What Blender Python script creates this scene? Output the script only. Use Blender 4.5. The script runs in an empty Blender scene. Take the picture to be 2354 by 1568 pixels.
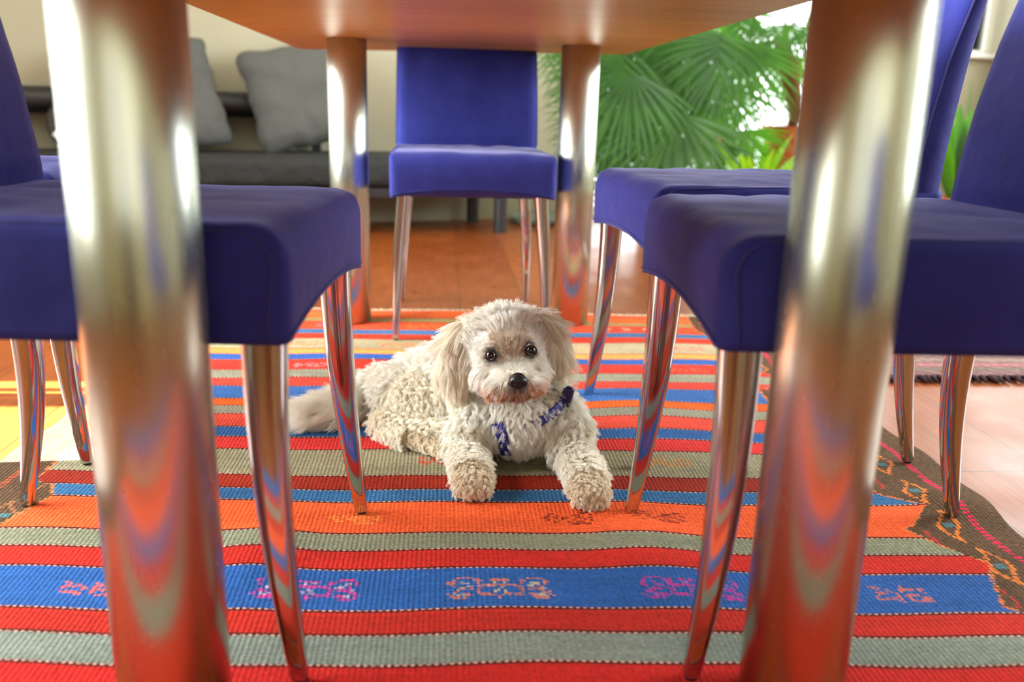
import bpy, bmesh, math, random
import numpy as np
from mathutils import Vector, Matrix, noise
from mathutils.bvhtree import BVHTree
sc = bpy.context.scene
COL = sc.collection
PI = math.pi
R_ = math.radians

# ------------------------------------------------------------------ camera
F_PX, PITCH, ROLL, YAW = 1995.7, .2592, .0265, .0805
CAM = Vector((-.0469, -.7075, .5489))
fw = Vector((math.sin(YAW)*math.cos(PITCH), math.cos(YAW)*math.cos(PITCH), -math.sin(PITCH)))
r0 = Vector((math.cos(YAW), -math.sin(YAW), 0)); u0 = r0.cross(fw)
rt = r0*math.cos(ROLL)+u0*math.sin(ROLL); up = -r0*math.sin(ROLL)+u0*math.cos(ROLL)
cd = bpy.data.cameras.new('camera'); cam = bpy.data.objects.new('camera', cd); COL.objects.link(cam)
M = Matrix.Identity(4)
for i in range(3):
    M[i][0] = rt[i]; M[i][1] = up[i]; M[i][2] = -fw[i]; M[i][3] = CAM[i]
cam.matrix_world = M
cd.sensor_width = 36; cd.lens = 36*F_PX/2354
cd.clip_start = .02; cd.clip_end = 100
cd.dof.use_dof = True; cd.dof.focus_distance = 1.26; cd.dof.aperture_fstop = 3.2
sc.camera = cam

# ------------------------------------------------------------------ view, world, light
vs = sc.view_settings
vs.view_transform = 'Standard'; vs.look = 'None'; vs.gamma = 1; vs.use_curve_mapping = False
vs.exposure = 1.27
w = bpy.data.worlds.new('sky'); sc.world = w; w.use_nodes = True
bg = w.node_tree.nodes['Background']; bg.inputs[0].default_value = (.93, .97, 1, 1); bg.inputs[1].default_value = 2.2
def area(name, loc, rot, sx, sy, power, colr=(1, 1, 1), spread=180):
    l = bpy.data.lights.new(name, 'AREA'); l.shape = 'RECTANGLE'; l.size = sx; l.size_y = sy
    l.energy = power; l.color = colr; l.spread = R_(spread)
    o = bpy.data.objects.new(name, l); COL.objects.link(o); o.location = loc; o.rotation_euler = rot
    return o
sun = bpy.data.lights.new('sun', 'SUN'); sun.energy = 60; sun.angle = R_(.6); sun.color = (1, .95, .85)
so = bpy.data.objects.new('sun', sun); COL.objects.link(so)
so.rotation_euler = (0, R_(-(90-37)), 0)       # shines from the left window, 37 degrees high
area('left_window_daylight', (-2.33, .85, 1.5), (0, R_(-90), 0), 1.9, 1.9, 106, (.95, .985, 1), 125)
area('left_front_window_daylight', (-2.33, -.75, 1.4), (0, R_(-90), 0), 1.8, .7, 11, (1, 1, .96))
area('garden_window_daylight', (1.85, 4.2, 1.25), (R_(-90), 0, R_(16.7)), 2.0, 2.2, 30, (.98, 1, .98))
area('right_fill_added', (3.36, 1.1, 1.5), (0, R_(90), 0), 1.5, 2.0, 60, (.93, .97, 1), 130)  # added fill to even out the right side; no window is known here
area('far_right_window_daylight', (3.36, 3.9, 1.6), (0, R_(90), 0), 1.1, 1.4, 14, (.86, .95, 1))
area('rear_fill_added', (.3, -2.5, 1.5), (R_(90), 0, 0), 2.6, 1.4, 6.0, (1, .99, .96))  # low fill added behind the camera to lift the dog; no window there

cy = sc.cycles
cy.max_bounces = 12; cy.diffuse_bounces = 10; cy.glossy_bounces = 5; cy.transparent_max_bounces = 16
cy.transmission_bounces = 5
cy.sample_clamp_indirect = 4; cy.caustics_reflective = False; cy.caustics_refractive = False

# ------------------------------------------------------------------ helpers
def srgb(r, g, b):
    f = lambda c: (c/255/12.92) if c/255 <= .04045 else ((c/255+.055)/1.055)**2.4
    return (f(r), f(g), f(b), 1)
def mat(name, colr=(.5, .5, .5, 1), rough=.5, metal=0, **kw):
    m = bpy.data.materials.new(name); m.use_nodes = True
    b = m.node_tree.nodes['Principled BSDF']
    b.inputs['Base Color'].default_value = colr; b.inputs['Roughness'].default_value = rough
    b.inputs['Metallic'].default_value = metal
    for k, v in kw.items(): b.inputs[k.replace('_', ' ')].default_value = v
    return m
class N:
    def __init__(s, m): s.m = m; s.t = m.node_tree; s.b = s.t.nodes['Principled BSDF']
    def n(s, typ, **kw):
        x = s.t.nodes.new(typ)
        for k, v in kw.items():
            if hasattr(x, k): setattr(x, k, v)
            else: x.inputs[k.replace('_', ' ')].default_value = v
        return x
    def l(s, a, b): s.t.links.new(a, b)
    def coords(s, scale=(1, 1, 1), rot=(0, 0, 0), src='Object'):
        tc = s.n('ShaderNodeTexCoord'); mp = s.n('ShaderNodeMapping')
        mp.inputs['Scale'].default_value = scale; mp.inputs['Rotation'].default_value = rot
        s.l(tc.outputs[src], mp.inputs[0]); return mp.outputs[0]
    def noise(s, vec, scale, detail=3, rough=.5):
        x = s.n('ShaderNodeTexNoise'); x.inputs['Scale'].default_value = scale; x.inputs['Detail'].default_value = detail
        x.inputs['Roughness'].default_value = rough; s.l(vec, x.inputs['Vector']); return x.outputs[0]
    def ramp(s, fac, stops):
        x = s.n('ShaderNodeValToRGB'); e = x.color_ramp.elements
        while len(e) < len(stops): e.new(.5)
        for i, (p, c) in enumerate(stops): e[i].position = p; e[i].color = c if len(c) == 4 else (*c, 1)
        s.l(fac, x.inputs[0]); return x.outputs[0]
    def bump(s, h, strength=.3, dist=.01):
        x = s.n('ShaderNodeBump'); x.inputs['Strength'].default_value = strength; x.inputs['Distance'].default_value = dist
        s.l(h, x.inputs['Height']); s.l(x.outputs[0], s.b.inputs['Normal']); return x
    def math(s, op, a, b=None):
        x = s.n('ShaderNodeMath', operation=op)
        for i, v in enumerate((a, b)):
            if v is None: continue
            if isinstance(v, (int, float)): x.inputs[i].default_value = v
            else: s.l(v, x.inputs[i])
        return x.outputs[0]
    def mixc(s, fac, a, b, blend='MIX'):
        x = s.n('ShaderNodeMix', data_type='RGBA', blend_type=blend)
        for i, v in ((0, fac), (6, a), (7, b)):
            if isinstance(v, (int, float)): x.inputs[i].default_value = v
            elif isinstance(v, tuple): x.inputs[i].default_value = v
            else: s.l(v, x.inputs[i])
        return x.outputs[2]
def G(r, g, b): return srgb(r, g, b)

def link_mesh(name, me, m, parent=None):
    o = bpy.data.objects.new(name, me); COL.objects.link(o)
    if m: me.materials.append(m)
    if parent: o.parent = parent
    return o
def from_bm(name, bm, m, parent=None, smooth=True):
    bmesh.ops.recalc_face_normals(bm, faces=bm.faces[:])
    me = bpy.data.meshes.new(name); bm.to_mesh(me); bm.free()
    if smooth:
        for p in me.polygons: p.use_smooth = True
    return link_mesh(name, me, m, parent)
def empty(name, loc, rotz=0):
    o = bpy.data.objects.new(name, None); COL.objects.link(o); o.empty_display_size = .1
    o.location = loc; o.rotation_euler = (0, 0, rotz); return o
def tag(o, label, cat, group=None, kind=None):
    if label: o['label'] = label
    if cat: o['category'] = cat
    if group: o['group'] = group
    if kind: o['kind'] = kind
    return o
def struct(o): o['kind'] = 'structure'; return o
def dup(root):
    r = root.copy(); COL.objects.link(r)
    for ch in list(root.children):
        c = ch.copy(); COL.objects.link(c); c.parent = r
        for g in ch.children:
            d = g.copy(); COL.objects.link(d); d.parent = c
    return r
def box(bm, x0, x1, y0, y1, z0, z1, mtx=None, bev=0, seg=2):
    r = bmesh.ops.create_cube(bm, size=1); vs_ = r['verts']
    for v in vs_:
        v.co = Vector(((x0+x1)/2+v.co.x*(x1-x0), (y0+y1)/2+v.co.y*(y1-y0), (z0+z1)/2+v.co.z*(z1-z0)))
    if bev:
        es = list({e for v in vs_ for e in v.link_edges})
        rr = bmesh.ops.bevel(bm, geom=es, offset=bev, segments=seg, affect='EDGES', profile=.5)
        vs_ = list({v for f in rr['faces'] for v in f.verts} | {v for v in vs_ if v.is_valid})
    if mtx:
        for v in vs_: v.co = mtx @ v.co
    return vs_
def tube(bm, pts, radii, seg=12, cap=True, sx=None, n_exp=2.0, squash=1.0, closed=False):
    """sweep a (super)elliptic section along pts"""
    pts = [Vector(p) for p in pts]; rings = []
    prev = None; k = len(pts)
    if not hasattr(radii, '__len__'): radii = [radii]*k
    for i, p in enumerate(pts):
        if closed: d = pts[(i+1) % k]-pts[i-1]
        else: d = pts[min(i+1, k-1)]-pts[max(i-1, 0)]
        d.normalize()
        a = (sx if sx else Vector((1, 0, 0)) if abs(d.x) < .8 else Vector((0, 1, 0))) if prev is None else prev
        a = (a-d*a.dot(d)).normalized(); b = d.cross(a); prev = a
        ring = []
        for j in range(seg):
            t = 2*PI*j/seg; c, s = math.cos(t), math.sin(t)
            e = 2/n_exp
            cx = math.copysign(abs(c)**e, c); sy = math.copysign(abs(s)**e, s)
            ring.append(bm.verts.new(p+a*cx*radii[i]+b*sy*radii[i]*squash))
        rings.append(ring)
    m_ = k if closed else k-1
    for i in range(m_):
        for j in range(seg):
            r1, r2 = rings[i], rings[(i+1) % k]
            bm.faces.new((r1[j], r1[(j+1) % seg], r2[(j+1) % seg], r2[j]))
    if cap and not closed:
        bm.faces.new(rings[0][::-1]); bm.faces.new(rings[-1])
    return rings
def lathe(bm, prof, seg=48, cx=0, cy=0, mtx=None):
    rings = []
    for r, z in prof:
        if r < 1e-6: rings.append([bm.verts.new((cx, cy, z))])
        else: rings.append([bm.verts.new((cx+r*math.cos(2*PI*j/seg), cy+r*math.sin(2*PI*j/seg), z)) for j in range(seg)])
    for a, b in zip(rings, rings[1:]):
        for j in range(seg):
            va = [a[j % len(a)], a[(j+1) % len(a)], b[(j+1) % len(b)], b[j % len(b)]]
            u = []
            for v in va:
                if v not in u: u.append(v)
            if len(u) > 2: bm.faces.new(u)
    if mtx:
        for rg in rings:
            for v in rg: v.co = mtx @ v.co

# ------------------------------------------------------------------ materials
def m_wall():
    m = mat('wall_plaster', G(172, 169, 146), .9); n = N(m); c = n.coords()
    n.bump(n.noise(c, 140, 3), .35, .004)
    return m
def m_floor():
    m = mat('oiled_parquet', rough=.3); n = N(m)
    c = n.coords((1, 1, 1), (0, 0, R_(90)))
    br = n.n('ShaderNodeTexBrick'); br.offset = .37
    n.l(c, br.inputs['Vector'])
    br.inputs['Scale'].default_value = 1; br.inputs['Brick Width'].default_value = 1.5; br.inputs['Row Height'].default_value = .19
    br.inputs['Mortar Size'].default_value = .0015; br.inputs['Mortar Smooth'].default_value = .2; br.inputs['Bias'].default_value = 0
    br.inputs['Color1'].default_value = (0, 0, 0, 1); br.inputs['Color2'].default_value = (1, 1, 1, 1); br.inputs['Mortar'].default_value = (.5, .5, .5, 1)
    base = n.ramp(br.outputs['Color'], [(0, G(108, 48, 14)), (.5, G(124, 58, 18)), (1, G(140, 72, 26))])
    g = n.noise(n.coords((30, 1.6, 1)), 3, 6, .6)
    col = n.mixc(.55, base, n.ramp(g, [(.3, G(94, 40, 12)), (.7, G(146, 78, 30))]))
    col = n.mixc(br.outputs['Fac'], col, G(70, 34, 14))
    n.l(col, n.b.inputs['Base Color'])
    rg = n.noise(n.coords((3, 3, 1)), 2, 3)
    n.l(n.ramp(rg, [(.3, (.26,)*3), (.7, (.38,)*3)]), n.b.inputs['Roughness'])
    n.bump(g, .06, .002)
    n.b.inputs['Specular IOR Level'].default_value = .32
    return m
def m_wood_table():
    m = mat('varnished_beech', rough=.36, Specular_IOR_Level=.3); n = N(m)
    g = n.noise(n.coords((2.2, 26, 2)), 3, 5, .55)
    g2 = n.noise(n.coords((.7, 5, 1)), 2, 2)
    col = n.mixc(.5, n.ramp(g, [(.3, G(200, 156, 62)), (.7, G(228, 192, 90))]), n.ramp(g2, [(.35, G(200, 156, 62)), (.65, G(222, 190, 90))]))
    n.l(col, n.b.inputs['Base Color'])
    return m
def m_fabric():
    m = mat('blue_violet_cotton', rough=.85); n = N(m)
    c = n.coords(); g = n.noise(c, 16, 4)
    n.l(n.ramp(g, [(.3, G(37, 43, 115)), (.7, G(46, 52, 130))]), n.b.inputs['Base Color'])
    n.b.inputs['Sheen Weight'].default_value = .2; n.b.inputs['Sheen Roughness'].default_value = .4
    n.b.inputs['Sheen Tint'].default_value = (.75, .72, 1, 1)
    n.b.inputs['Specular IOR Level'].default_value = .2
    fine = n.noise(c, 900, 2); big = n.noise(n.coords((1, 1, 1.6)), 7, 3)
    h = n.math('ADD', n.math('MULTIPLY', fine, .06), n.math('MULTIPLY', big, 1.2))
    n.bump(h, .5, .012)
    return m
M_WALL, M_FLOOR, M_TABLE, M_FAB = m_wall(), m_floor(), m_wood_table(), m_fabric()
def m_steel():
    m = mat('brushed_steel', (.54, .57, .48, 1), .2, 1); n = N(m)
    g = n.noise(n.coords((60, 60, 3)), 5, 4)
    n.l(n.ramp(g, [(.3, (.25,)*3), (.7, (.275,)*3)]), n.b.inputs['Roughness'])
    n.b.inputs['Anisotropic'].default_value = .75
    tg = n.n('ShaderNodeTangent'); tg.direction_type = 'RADIAL'; tg.axis = 'Z'; n.l(tg.outputs[0], n.b.inputs['Tangent'])
    return m
M_STEEL = m_steel()
M_CHROME = mat('polished_aluminium', (.52, .54, .55, 1), .09, 1)
M_GLIDE = mat('black_glide', G(30, 28, 28), .5)
M_CORD = mat('piping_cord', G(44, 46, 112), .8)
M_BLACK = mat('black_frame', G(26, 26, 28), .45)
M_CEIL = mat('ceiling_white', G(235, 232, 222), .9)
M_WHITE = mat('white_paint', G(236, 236, 230), .5)
def m_cushion():
    m = mat('dark_quilted_cover', G(22, 24, 22), .75); n = N(m); c = n.coords((1, 1, 1))
    n.bump(n.noise(c, 14, 4, .6), .7, .03); return m
M_QUILT = m_cushion()
def m_pillow():
    m = mat('grey_linen', G(82, 84, 81), .9); n = N(m); c = n.coords()
    h = n.math('ADD', n.noise(n.coords((1, 1, .6)), 6, 4), n.math('MULTIPLY', n.noise(c, 500, 2), .05))
    n.bump(h, .9, .04); return m
M_PILLOW = m_pillow()

# ------------------------------------------------------------------ room
ZF = -.004                       # bare floor lies a rug's thickness below the rug top
bm = bmesh.new(); box(bm, -2.6, 3.6, -2.8, 5.3, ZF-.1, ZF)
struct(from_bm('floor', bm, M_FLOOR, smooth=False))
bm = bmesh.new(); box(bm, -2.6, 3.6, -2.8, 5.3, 2.5, 2.6)
struct(from_bm('ceiling', bm, M_CEIL, smooth=False))
WA = math.atan(.3)
WM = Matrix.Translation((0, 3.8, 0)) @ Matrix.Rotation(WA, 4, 'Z')      # wall frame: x along it, y outwards
def wallseg(bm, s0, s1, z0, z1, th=.12): box(bm, s0, s1, 0, th, z0, z1, WM)
bm = bmesh.new()
wallseg(bm, -2.75, .72, ZF, 2.5); wallseg(bm, .72, 2.35, 2.25, 2.5); wallseg(bm, 2.35, 3.6, ZF, .94)
wallseg(bm, 2.35, 3.6, 2.2, 2.5)
struct(from_bm('wall_back', bm, M_WALL, smooth=False))
bm = bmesh.new()
for (y0, y1, z0, z1) in ((-2.8, 5.3, ZF, .25), (-2.8, 5.3, 2.2, 2.5), (-2.8, .60, .25, 2.2), (1.03, 5.3, .25, 2.2),
                         (.875, .935, .25, 2.2), (.965, .99, .25, 2.2), (.60, 1.03, 1.462, 2.2)):
    box(bm, -2.52, -2.4, y0, y1, z0, z1)
struct(from_bm('wall_left', bm, M_WALL, smooth=False))
bm = bmesh.new(); box(bm, 3.4, 3.52, -2.8, 5.3, ZF, 2.5)
struct(from_bm('wall_right', bm, M_WALL, smooth=False))
bm = bmesh.new(); box(bm, -2.6, 3.6, -2.72, -2.6, ZF, 2.5)
struct(from_bm('wall_front', bm, mat('olive_wall', G(172, 162, 116), .9), smooth=False))
bm = bmesh.new(); box(bm, -.7, .25, -2.6, -2.55, ZF, 2.05, bev=.01)
struct(from_bm('added_dark_panel_1', bm, mat('dark_panel_brown', G(44, 30, 24), .5), smooth=False))  # unseen dark panel, added so the steel legs reflect something dark
def m_glass():
    m = bpy.data.materials.new('window_glass'); m.use_nodes = True; t = m.node_tree; t.nodes.clear()
    o = t.nodes.new('ShaderNodeOutputMaterial'); tr = t.nodes.new('ShaderNodeBsdfTransparent'); gl = t.nodes.new('ShaderNodeBsdfGlossy')
    gl.inputs['Roughness'].default_value = .02; fr = t.nodes.new('ShaderNodeFresnel'); mx = t.nodes.new('ShaderNodeMixShader')
    t.links.new(fr.outputs[0], mx.inputs[0]); t.links.new(tr.outputs[0], mx.inputs[1]); t.links.new(gl.outputs[0], mx.inputs[2])
    t.links.new(mx.outputs[0], o.inputs[0]); return m
M_GLASS = m_glass()
def window(name, s0, s1, z0, z1, bars):
    bm = bmesh.new(); f = .05
    for (a, b, c, d) in ((s0, s1, z0, z0+f), (s0, s1, z1-f, z1), (s0, s0+f, z0, z1), (s1-f, s1, z0, z1)): box(bm, a, b, .03, .09, c, d, WM)
    for s in bars: box(bm, s-.03, s+.03, .03, .09, z0, z1, WM)
    o = struct(from_bm(name, bm, M_WHITE, smooth=False))
    bm = bmesh.new(); box(bm, s0+f, s1-f, .055, .06, z0+f, z1-f, WM)
    from_bm('pane', bm, M_GLASS, o, smooth=False)
window('window_1', .72, 2.35, ZF, 2.25, (1.62,))
window('window_2', 2.35, 3.55, .94, 2.2, ())
bm = bmesh.new(); box(bm, 2.33, 3.58, -.05, .12, .94, .97, WM, bev=.005)
struct(from_bm('trim_1', bm, M_WHITE, smooth=False))

# ------------------------------------------------------------------ striped rug
GREYOL, RED, BLUE, ORG = (132, 130, 106), (200, 46, 40), (44, 92, 168), (230, 90, 42)
stripes = [  # lower v boundary, colour  (from near to far)
 (-.62, BLUE), (-.53, RED), (-.47, GREYOL), (-.41, RED), (-.35, ORG), (-.27, BLUE), (-.22, RED), (-.17, (120, 122, 108)), (-.12, RED),
 (-.045, (206, 66, 42)), (.0, (196, 30, 36)), (.064, (122, 130, 118)), (.118, (186, 34, 34)), (.163, (36, 82, 168)), (.254, (198, 34, 34)),
 (.301, (126, 128, 104)), (.348, ORG), (.446, (46, 94, 160)), (.489, (150, 34, 26)), (.538, (140, 134, 106)),
 (.640, (214, 44, 60)), (.693, (40, 84, 160)), (.741, (204, 58, 62)), (.806, (130, 128, 108)), (.851, (226, 78, 34)),
 (.894, (48, 92, 176)), (.978, (204, 56, 62)), (1.030, (134, 132, 112)), (1.091, (200, 44, 46)), (1.167, (44, 84, 178)),
 (1.211, (238, 140, 70)), (1.258, (162, 150, 118)), (1.352, (204, 50, 40)), (1.405, (52, 100, 170)), (1.449, (212, 66, 52)),
 (1.535, (150, 136, 84)), (1.569, (228, 100, 44)), (1.640, (220, 84, 44))]
BM_H = ["  1111             1111  ", " 1    11  11111  11    1 ", "11 22  1   2 2   1  22 1 ", " 1  22 11111111111 22 1  ",
        "  2111 1    2    1 1112  ", " 11    1   2 2   1    11 ", "1 2211 1111 1 1111 1122 1", " 1111       1       1111 "]
BM_E = ["11    1    ", " 1 1  111 1", "111 1 1   1", "1   1 111  ", "11111 1  11", "    1  1111"]
BM_D = ["  1      11  ", " 1 1   11  1 ", "11 1 11 11 1 ", " 1  11 1  11 ", "  11  1 11 1 ", "      11111  "]
BM_Z = ["11 111  111 ", " 1 1 2 1 2 1", "12211 1 111 ", "111 21 1  11", " 1   11122  "]
motifs = [  # x, v, bitmap, cell x, cell y, colours
 (-.458, .208, BM_E, .006, .005, (210, 90, 50), (170, 140, 130)), (-.205, .212, BM_H, .005, .006, (200, 50, 130), (180, 160, 170)),
 (.021, .209, BM_H, .005, .006, (196, 110, 60), (176, 160, 130)), (.250, .209, BM_H, .005, .006, (190, 40, 130), (150, 80, 150)),
 (.503, .209, BM_E, .006, .006, (206, 104, 60), (150, 100, 90)), (-.166, .397, BM_D, .006, .006, (236, 138, 60), (236, 138, 60)),
 (.129, .395, BM_D, .006, .006, (90, 30, 20), (90, 30, 20)), (.259, .399, BM_D, .006, .006, (110, 36, 24), (110, 36, 24)),
 (-.045, .595, BM_Z, .007, .007, (206, 66, 62), (190, 96, 80)), (.316, .598, BM_Z, .007, .007, (196, 130, 60), (200, 120, 70)),
 (-.071, 1.495, BM_H, .006, .006, (206, 120, 40), (70, 60, 40)), (.433, 1.495, BM_H, .006, .007, (150, 30, 70), (220, 200, 170)),
 (-.33, 1.495, BM_Z, .008, .007, (90, 96, 150), (150, 110, 130)), (-.38, 1.305, BM_Z, .008, .008, (232, 120, 60), (220, 80, 90)),
 (-.132, 1.305, BM_H, .006, .007, (228, 130, 60), (200, 70, 60)), (.247, 1.305, BM_H, .006, .007, (214, 150, 90), (214, 150, 90)),
 (.523, 1.305, BM_Z, .009, .007, (214, 60, 110), (214, 60, 110)), (-.332, 1.128, BM_Z, .007, .006, (214, 130, 130), (214, 130, 130)),
 (.50, 1.128, BM_E, .008, .006, (236, 96, 60), (236, 96, 60)), (.18, .93, BM_E, .006, .005, (44, 78, 150), (44, 78, 150))]
endR = [(-.7, .62), (-.6, .59), (-.5, .63), (-.4, .60), (-.3, .63), (-.2, .60), (-.1, .63), (0, .59), (.07, .63), (.157, .640), (.181, .612), (.245, .64), (.283, .664), (.322, .635),
        (.378, .600), (.384, .617), (.447, .665), (.485, .615), (.55, .59), (.62, .63), (.70, .60), (.80, .64), (.9, .60), (.985, .61), (1.03, .66), (1.08, .70), (1.112, .68), (1.2, .62), (1.35, .65), (1.5, .61), (1.7, .65)]
endL = [(-.7, -.60), (-.55, -.64), (-.4, -.59), (-.25, -.64), (-.1, -.59), (.05, -.63), (.15, -.60), (.163, -.68), (.20, -.66), (.249, -.60), (.25, -.585), (.258, -.590), (.307, -.618), (.345, -.641), (.35, -.64),
        (.447, -.600), (.487, -.616), (.50, -.648), (.54, -.650), (.67, -.652), (.8, -.60), (.95, -.63), (1.1, -.60), (1.3, -.63), (1.5, -.60), (1.7, -.62)]
def rug_z(x, v):
    z = .0025*np.sin(x*7+v*5)*np.sin(v*9-x*2)
    z = z+.010*np.exp(-((x-.30)/.13)**2)*np.exp(-((v-.80)/.17)**2)          # ruck to the right of the dog
    z = z+.008*np.exp(-((x+.02)/.11)**2-((v-1.62)/.05)**2)                  # lifted far edge
    z = z+.007*np.exp(-((x+.28)/.05)**2-((v-.29)/.12)**2)+.006*np.exp(-((x-.22)/.07)**2-((v-.30)/.14)**2)
    z = z+.008*np.exp(-((x-.72)/.05)**2-((v-.46)/.05)**2)
    z = z+.006*np.exp(-((x+.38)/.08)**2-((v-1.05)/.03)**2)
    return z
def build_rug():
    rng = np.random.default_rng(4)
    rows = []      # (v0, v1, type, stripe index)   type 0 plain, 1 dark line, 2 dashes
    for i, (v0, c) in enumerate(stripes):
        v1 = stripes[i+1][0] if i+1 < len(stripes) else 1.672
        pitch = .0032 if v0 < .85 else .005
        a = v0; lines = []
        if i > 0: lines = [(.0026, 1), (.0026, 2)] if i % 2 else [(.0022, 2), (.0028, 1)]
        for h, t in lines: rows.append((a, a+h, t, i)); a += h
        k = max(1, round((v1-a)/pitch)); h = (v1-a)/k
        for j in range(k): rows.append((a+j*h, a+(j+1)*h, 0, i))
    rows.append((1.672, 1.679, 3, 0))
    vv = np.array([r[0] for r in rows]+[rows[-1][1]])
    xs = np.arange(-.735, .7651, .004)
    X, V = np.meshgrid(xs, vv)
    edge = .006*np.sin(V*13+1)+.004*np.sin(V*31)
    Xw = X+np.where(X < -.5, (-X-.5)/.235*-edge, 0)+np.where(X > .5, (X-.5)/.265*(edge+.012*np.sin(V*9.5+1.1)), 0)
    Vw = V+.0050*np.sin(X*9+V*3)*np.minimum(1, np.abs(V-.2)+.4)+.002*np.sin(X*23+V*7)
    Z = rug_z(Xw, Vw)
    co = np.stack([Xw, Vw-.042*Xw, Z], -1)
    nr, nc = X.shape
    idx = np.arange(nr*nc).reshape(nr, nc)
    faces = np.stack([idx[:-1, :-1], idx[:-1, 1:], idx[1:, 1:], idx[1:, :-1]], -1).reshape(-1, 4)
    xc = (xs[:-1]+xs[1:])/2; vc = np.array([(r[0]+r[1])/2 for r in rows])
    def lin(c):
        r, g, b = c
        if r > 1.8*b and g < 80 and r > 140: b *= .75; g = min(255, g*1.12); r *= .96
        elif b > 1.5*r: b *= .88; g *= 1.04; r *= 1.08
        return np.array(srgb(r, g, b)[:3])
    colr = np.zeros((nr-1, nc-1, 3))
    eL = np.interp(vc, [p[0] for p in endL], [p[1] for p in endL]); eR = np.interp(vc, [p[0] for p in endR], [p[1] for p in endR])
    brown, pink, orng = lin((84, 62, 42)), lin((206, 30, 92)), lin((200, 112, 46))
    for r, (v0, v1, t, i) in enumerate(rows):
        base = lin(stripes[i][1])
        prev = lin(stripes[i-1][1])
        row = np.tile(base, (nc-1, 1))
        abr = .93+.14*rng.random()
        row = row*abr
        # slow colour drift of the hand-dyed wool along the stripe
        if t == 1: row[:] = lin((66, 24, 16))
        if t == 2:
            on = (np.arange(nc-1) % 2 == 0); row[on] = lin((200, 158, 140)); row[~on] = lin((110, 30, 26))
        v = vc[r]
        inside = (xc > eL[r]) & (xc < eR[r])
        b = np.tile(brown, (nc-1, 1))*(.8+.4*rng.random((nc-1, 1)))
        for side in (-1, 1):
            d = side*xc-.735 if side > 0 else -xc-.705
            per = (v*1.0) % .010 < .007
            m_ = (np.abs(d+.02) < .007) & per & (rng.random(nc-1) < .85)
            b[m_] = pink if side > 0 else lin((176, 70, 70))
            ph = (v % .11)-.055
            dia = np.abs(np.abs(d+.062+.006*math.sin(v*57))+abs(ph)*.42-.017)
            m_ = (dia < .0035) & (rng.random(nc-1) < .8)
            b[m_] = orng if side > 0 else lin((140, 92, 60))
            m_ = (np.abs(d+.062) < .008) & (abs(ph) < .007)
            b[m_] = lin((70, 104, 130))
            m_ = (np.abs(d+.105-.3*ph*.2) < .004) & (rng.random(nc-1) < .55) & (abs(ph) > .012)
            b[m_] = lin((176, 44, 60)) if side > 0 else lin((150, 80, 84))
        row = np.where(inside[:, None], row, b)
        e_ = (np.abs(xc-eL[r]) < .003) | (np.abs(xc-eR[r]) < .003)
        if t != 1 and rng.random() < .75: row[e_] = lin((196, 110, 60))
        if t == 3: row[:] = lin((206, 190, 160))
        if r > 0 and v > 1.664: row[:] = lin((206, 190, 160))
        colr[r] = row
    jit = rng.normal(0, .22, nr)
    for (mx, mv, bmp, cx, cv, c1, c2) in motifs:
        H, W = len(bmp), max(len(s) for s in bmp)
        for r, v in enumerate(vc):
            j = int(math.floor((mv-v)/cv+H/2))
            if 0 <= j < H:
                for k, x in enumerate(xc):
                    q = int(math.floor((x-mx)/cx+W/2+jit[r]))
                    if 0 <= q < len(bmp[j]) and bmp[j][q] != ' ' and rows[r][2] == 0 and rng.random() < .86:
                        a_ = .45+.5*rng.random(); colr[r, k] = colr[r, k]*(1-a_)+lin(c1 if bmp[j][q] == '1' else c2)*a_
    colr *= (.86+.28*rng.random((nr-1, nc-1, 1)))
    colr = np.clip(colr, 0, 1)
    me = bpy.data.meshes.new('rug_pile')
    nf = len(faces)
    me.vertices.add(nr*nc); me.vertices.foreach_set('co', co.reshape(-1).astype('f'))
    me.loops.add(nf*4); me.loops.foreach_set('vertex_index', faces.reshape(-1).astype('i'))
    me.polygons.add(nf); me.polygons.foreach_set('loop_start', (np.arange(nf)*4).astype('i'))
    me.polygons.foreach_set('use_smooth', np.ones(nf, bool))
    me.update(calc_edges=True)
    at = me.color_attributes.new('wool', 'FLOAT_COLOR', 'CORNER')
    cc = np.ones((nf, 4, 4), 'f'); cc[:, :, :3] = colr.reshape(-1, 1, 3)
    at.data.foreach_set('color', cc.reshape(-1))
    m = mat('woven_wool', rough=.95); n = N(m)
    a = n.n('ShaderNodeAttribute', attribute_name='wool')
    nz = n.noise(n.coords((1, 2.2, 1)), 160, 4, .7); nb = n.noise(n.coords((.8, 3, 1)), 5, 3)
    c1 = n.mixc(1.0, a.outputs[0], n.ramp(nz, [(.25, (.62,)*3), (.75, (1.25,)*3)]), 'MULTIPLY')
    c1 = n.mixc(1.0, c1, n.ramp(nb, [(.3, (.86,)*3), (.7, (1.12,)*3)]), 'MULTIPLY')
    n.l(c1, n.b.inputs['Base Color'])
    n.b.inputs['Specular IOR Level'].default_value = .15
    wv = n.n('ShaderNodeTexWave', wave_type='BANDS', bands_direction='X'); wv.inputs['Scale'].default_value = 52
    wv.inputs['Distortion'].default_value = 1.6; wv.inputs['Detail'].default_value = 2; wv.inputs['Detail Scale'].default_value = 3
    n.l(n.coords(), wv.inputs['Vector'])
    w2 = n.n('ShaderNodeTexWave', wave_type='BANDS', bands_direction='Y'); w2.inputs['Scale'].default_value = 95
    w2.inputs['Distortion'].default_value = 2.5; w2.inputs['Detail Scale'].default_value = 6
    n.l(n.coords(), w2.inputs['Vector'])
    h = n.math('ADD', n.math('MULTIPLY', wv.outputs[1], .8), n.math('ADD', n.math('MULTIPLY', w2.outputs[1], .45), n.math('MULTIPLY', nz, 1.1)))
    n.bump(h, .5, .0018)
    o = link_mesh('striped_rug', me, m)
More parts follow.
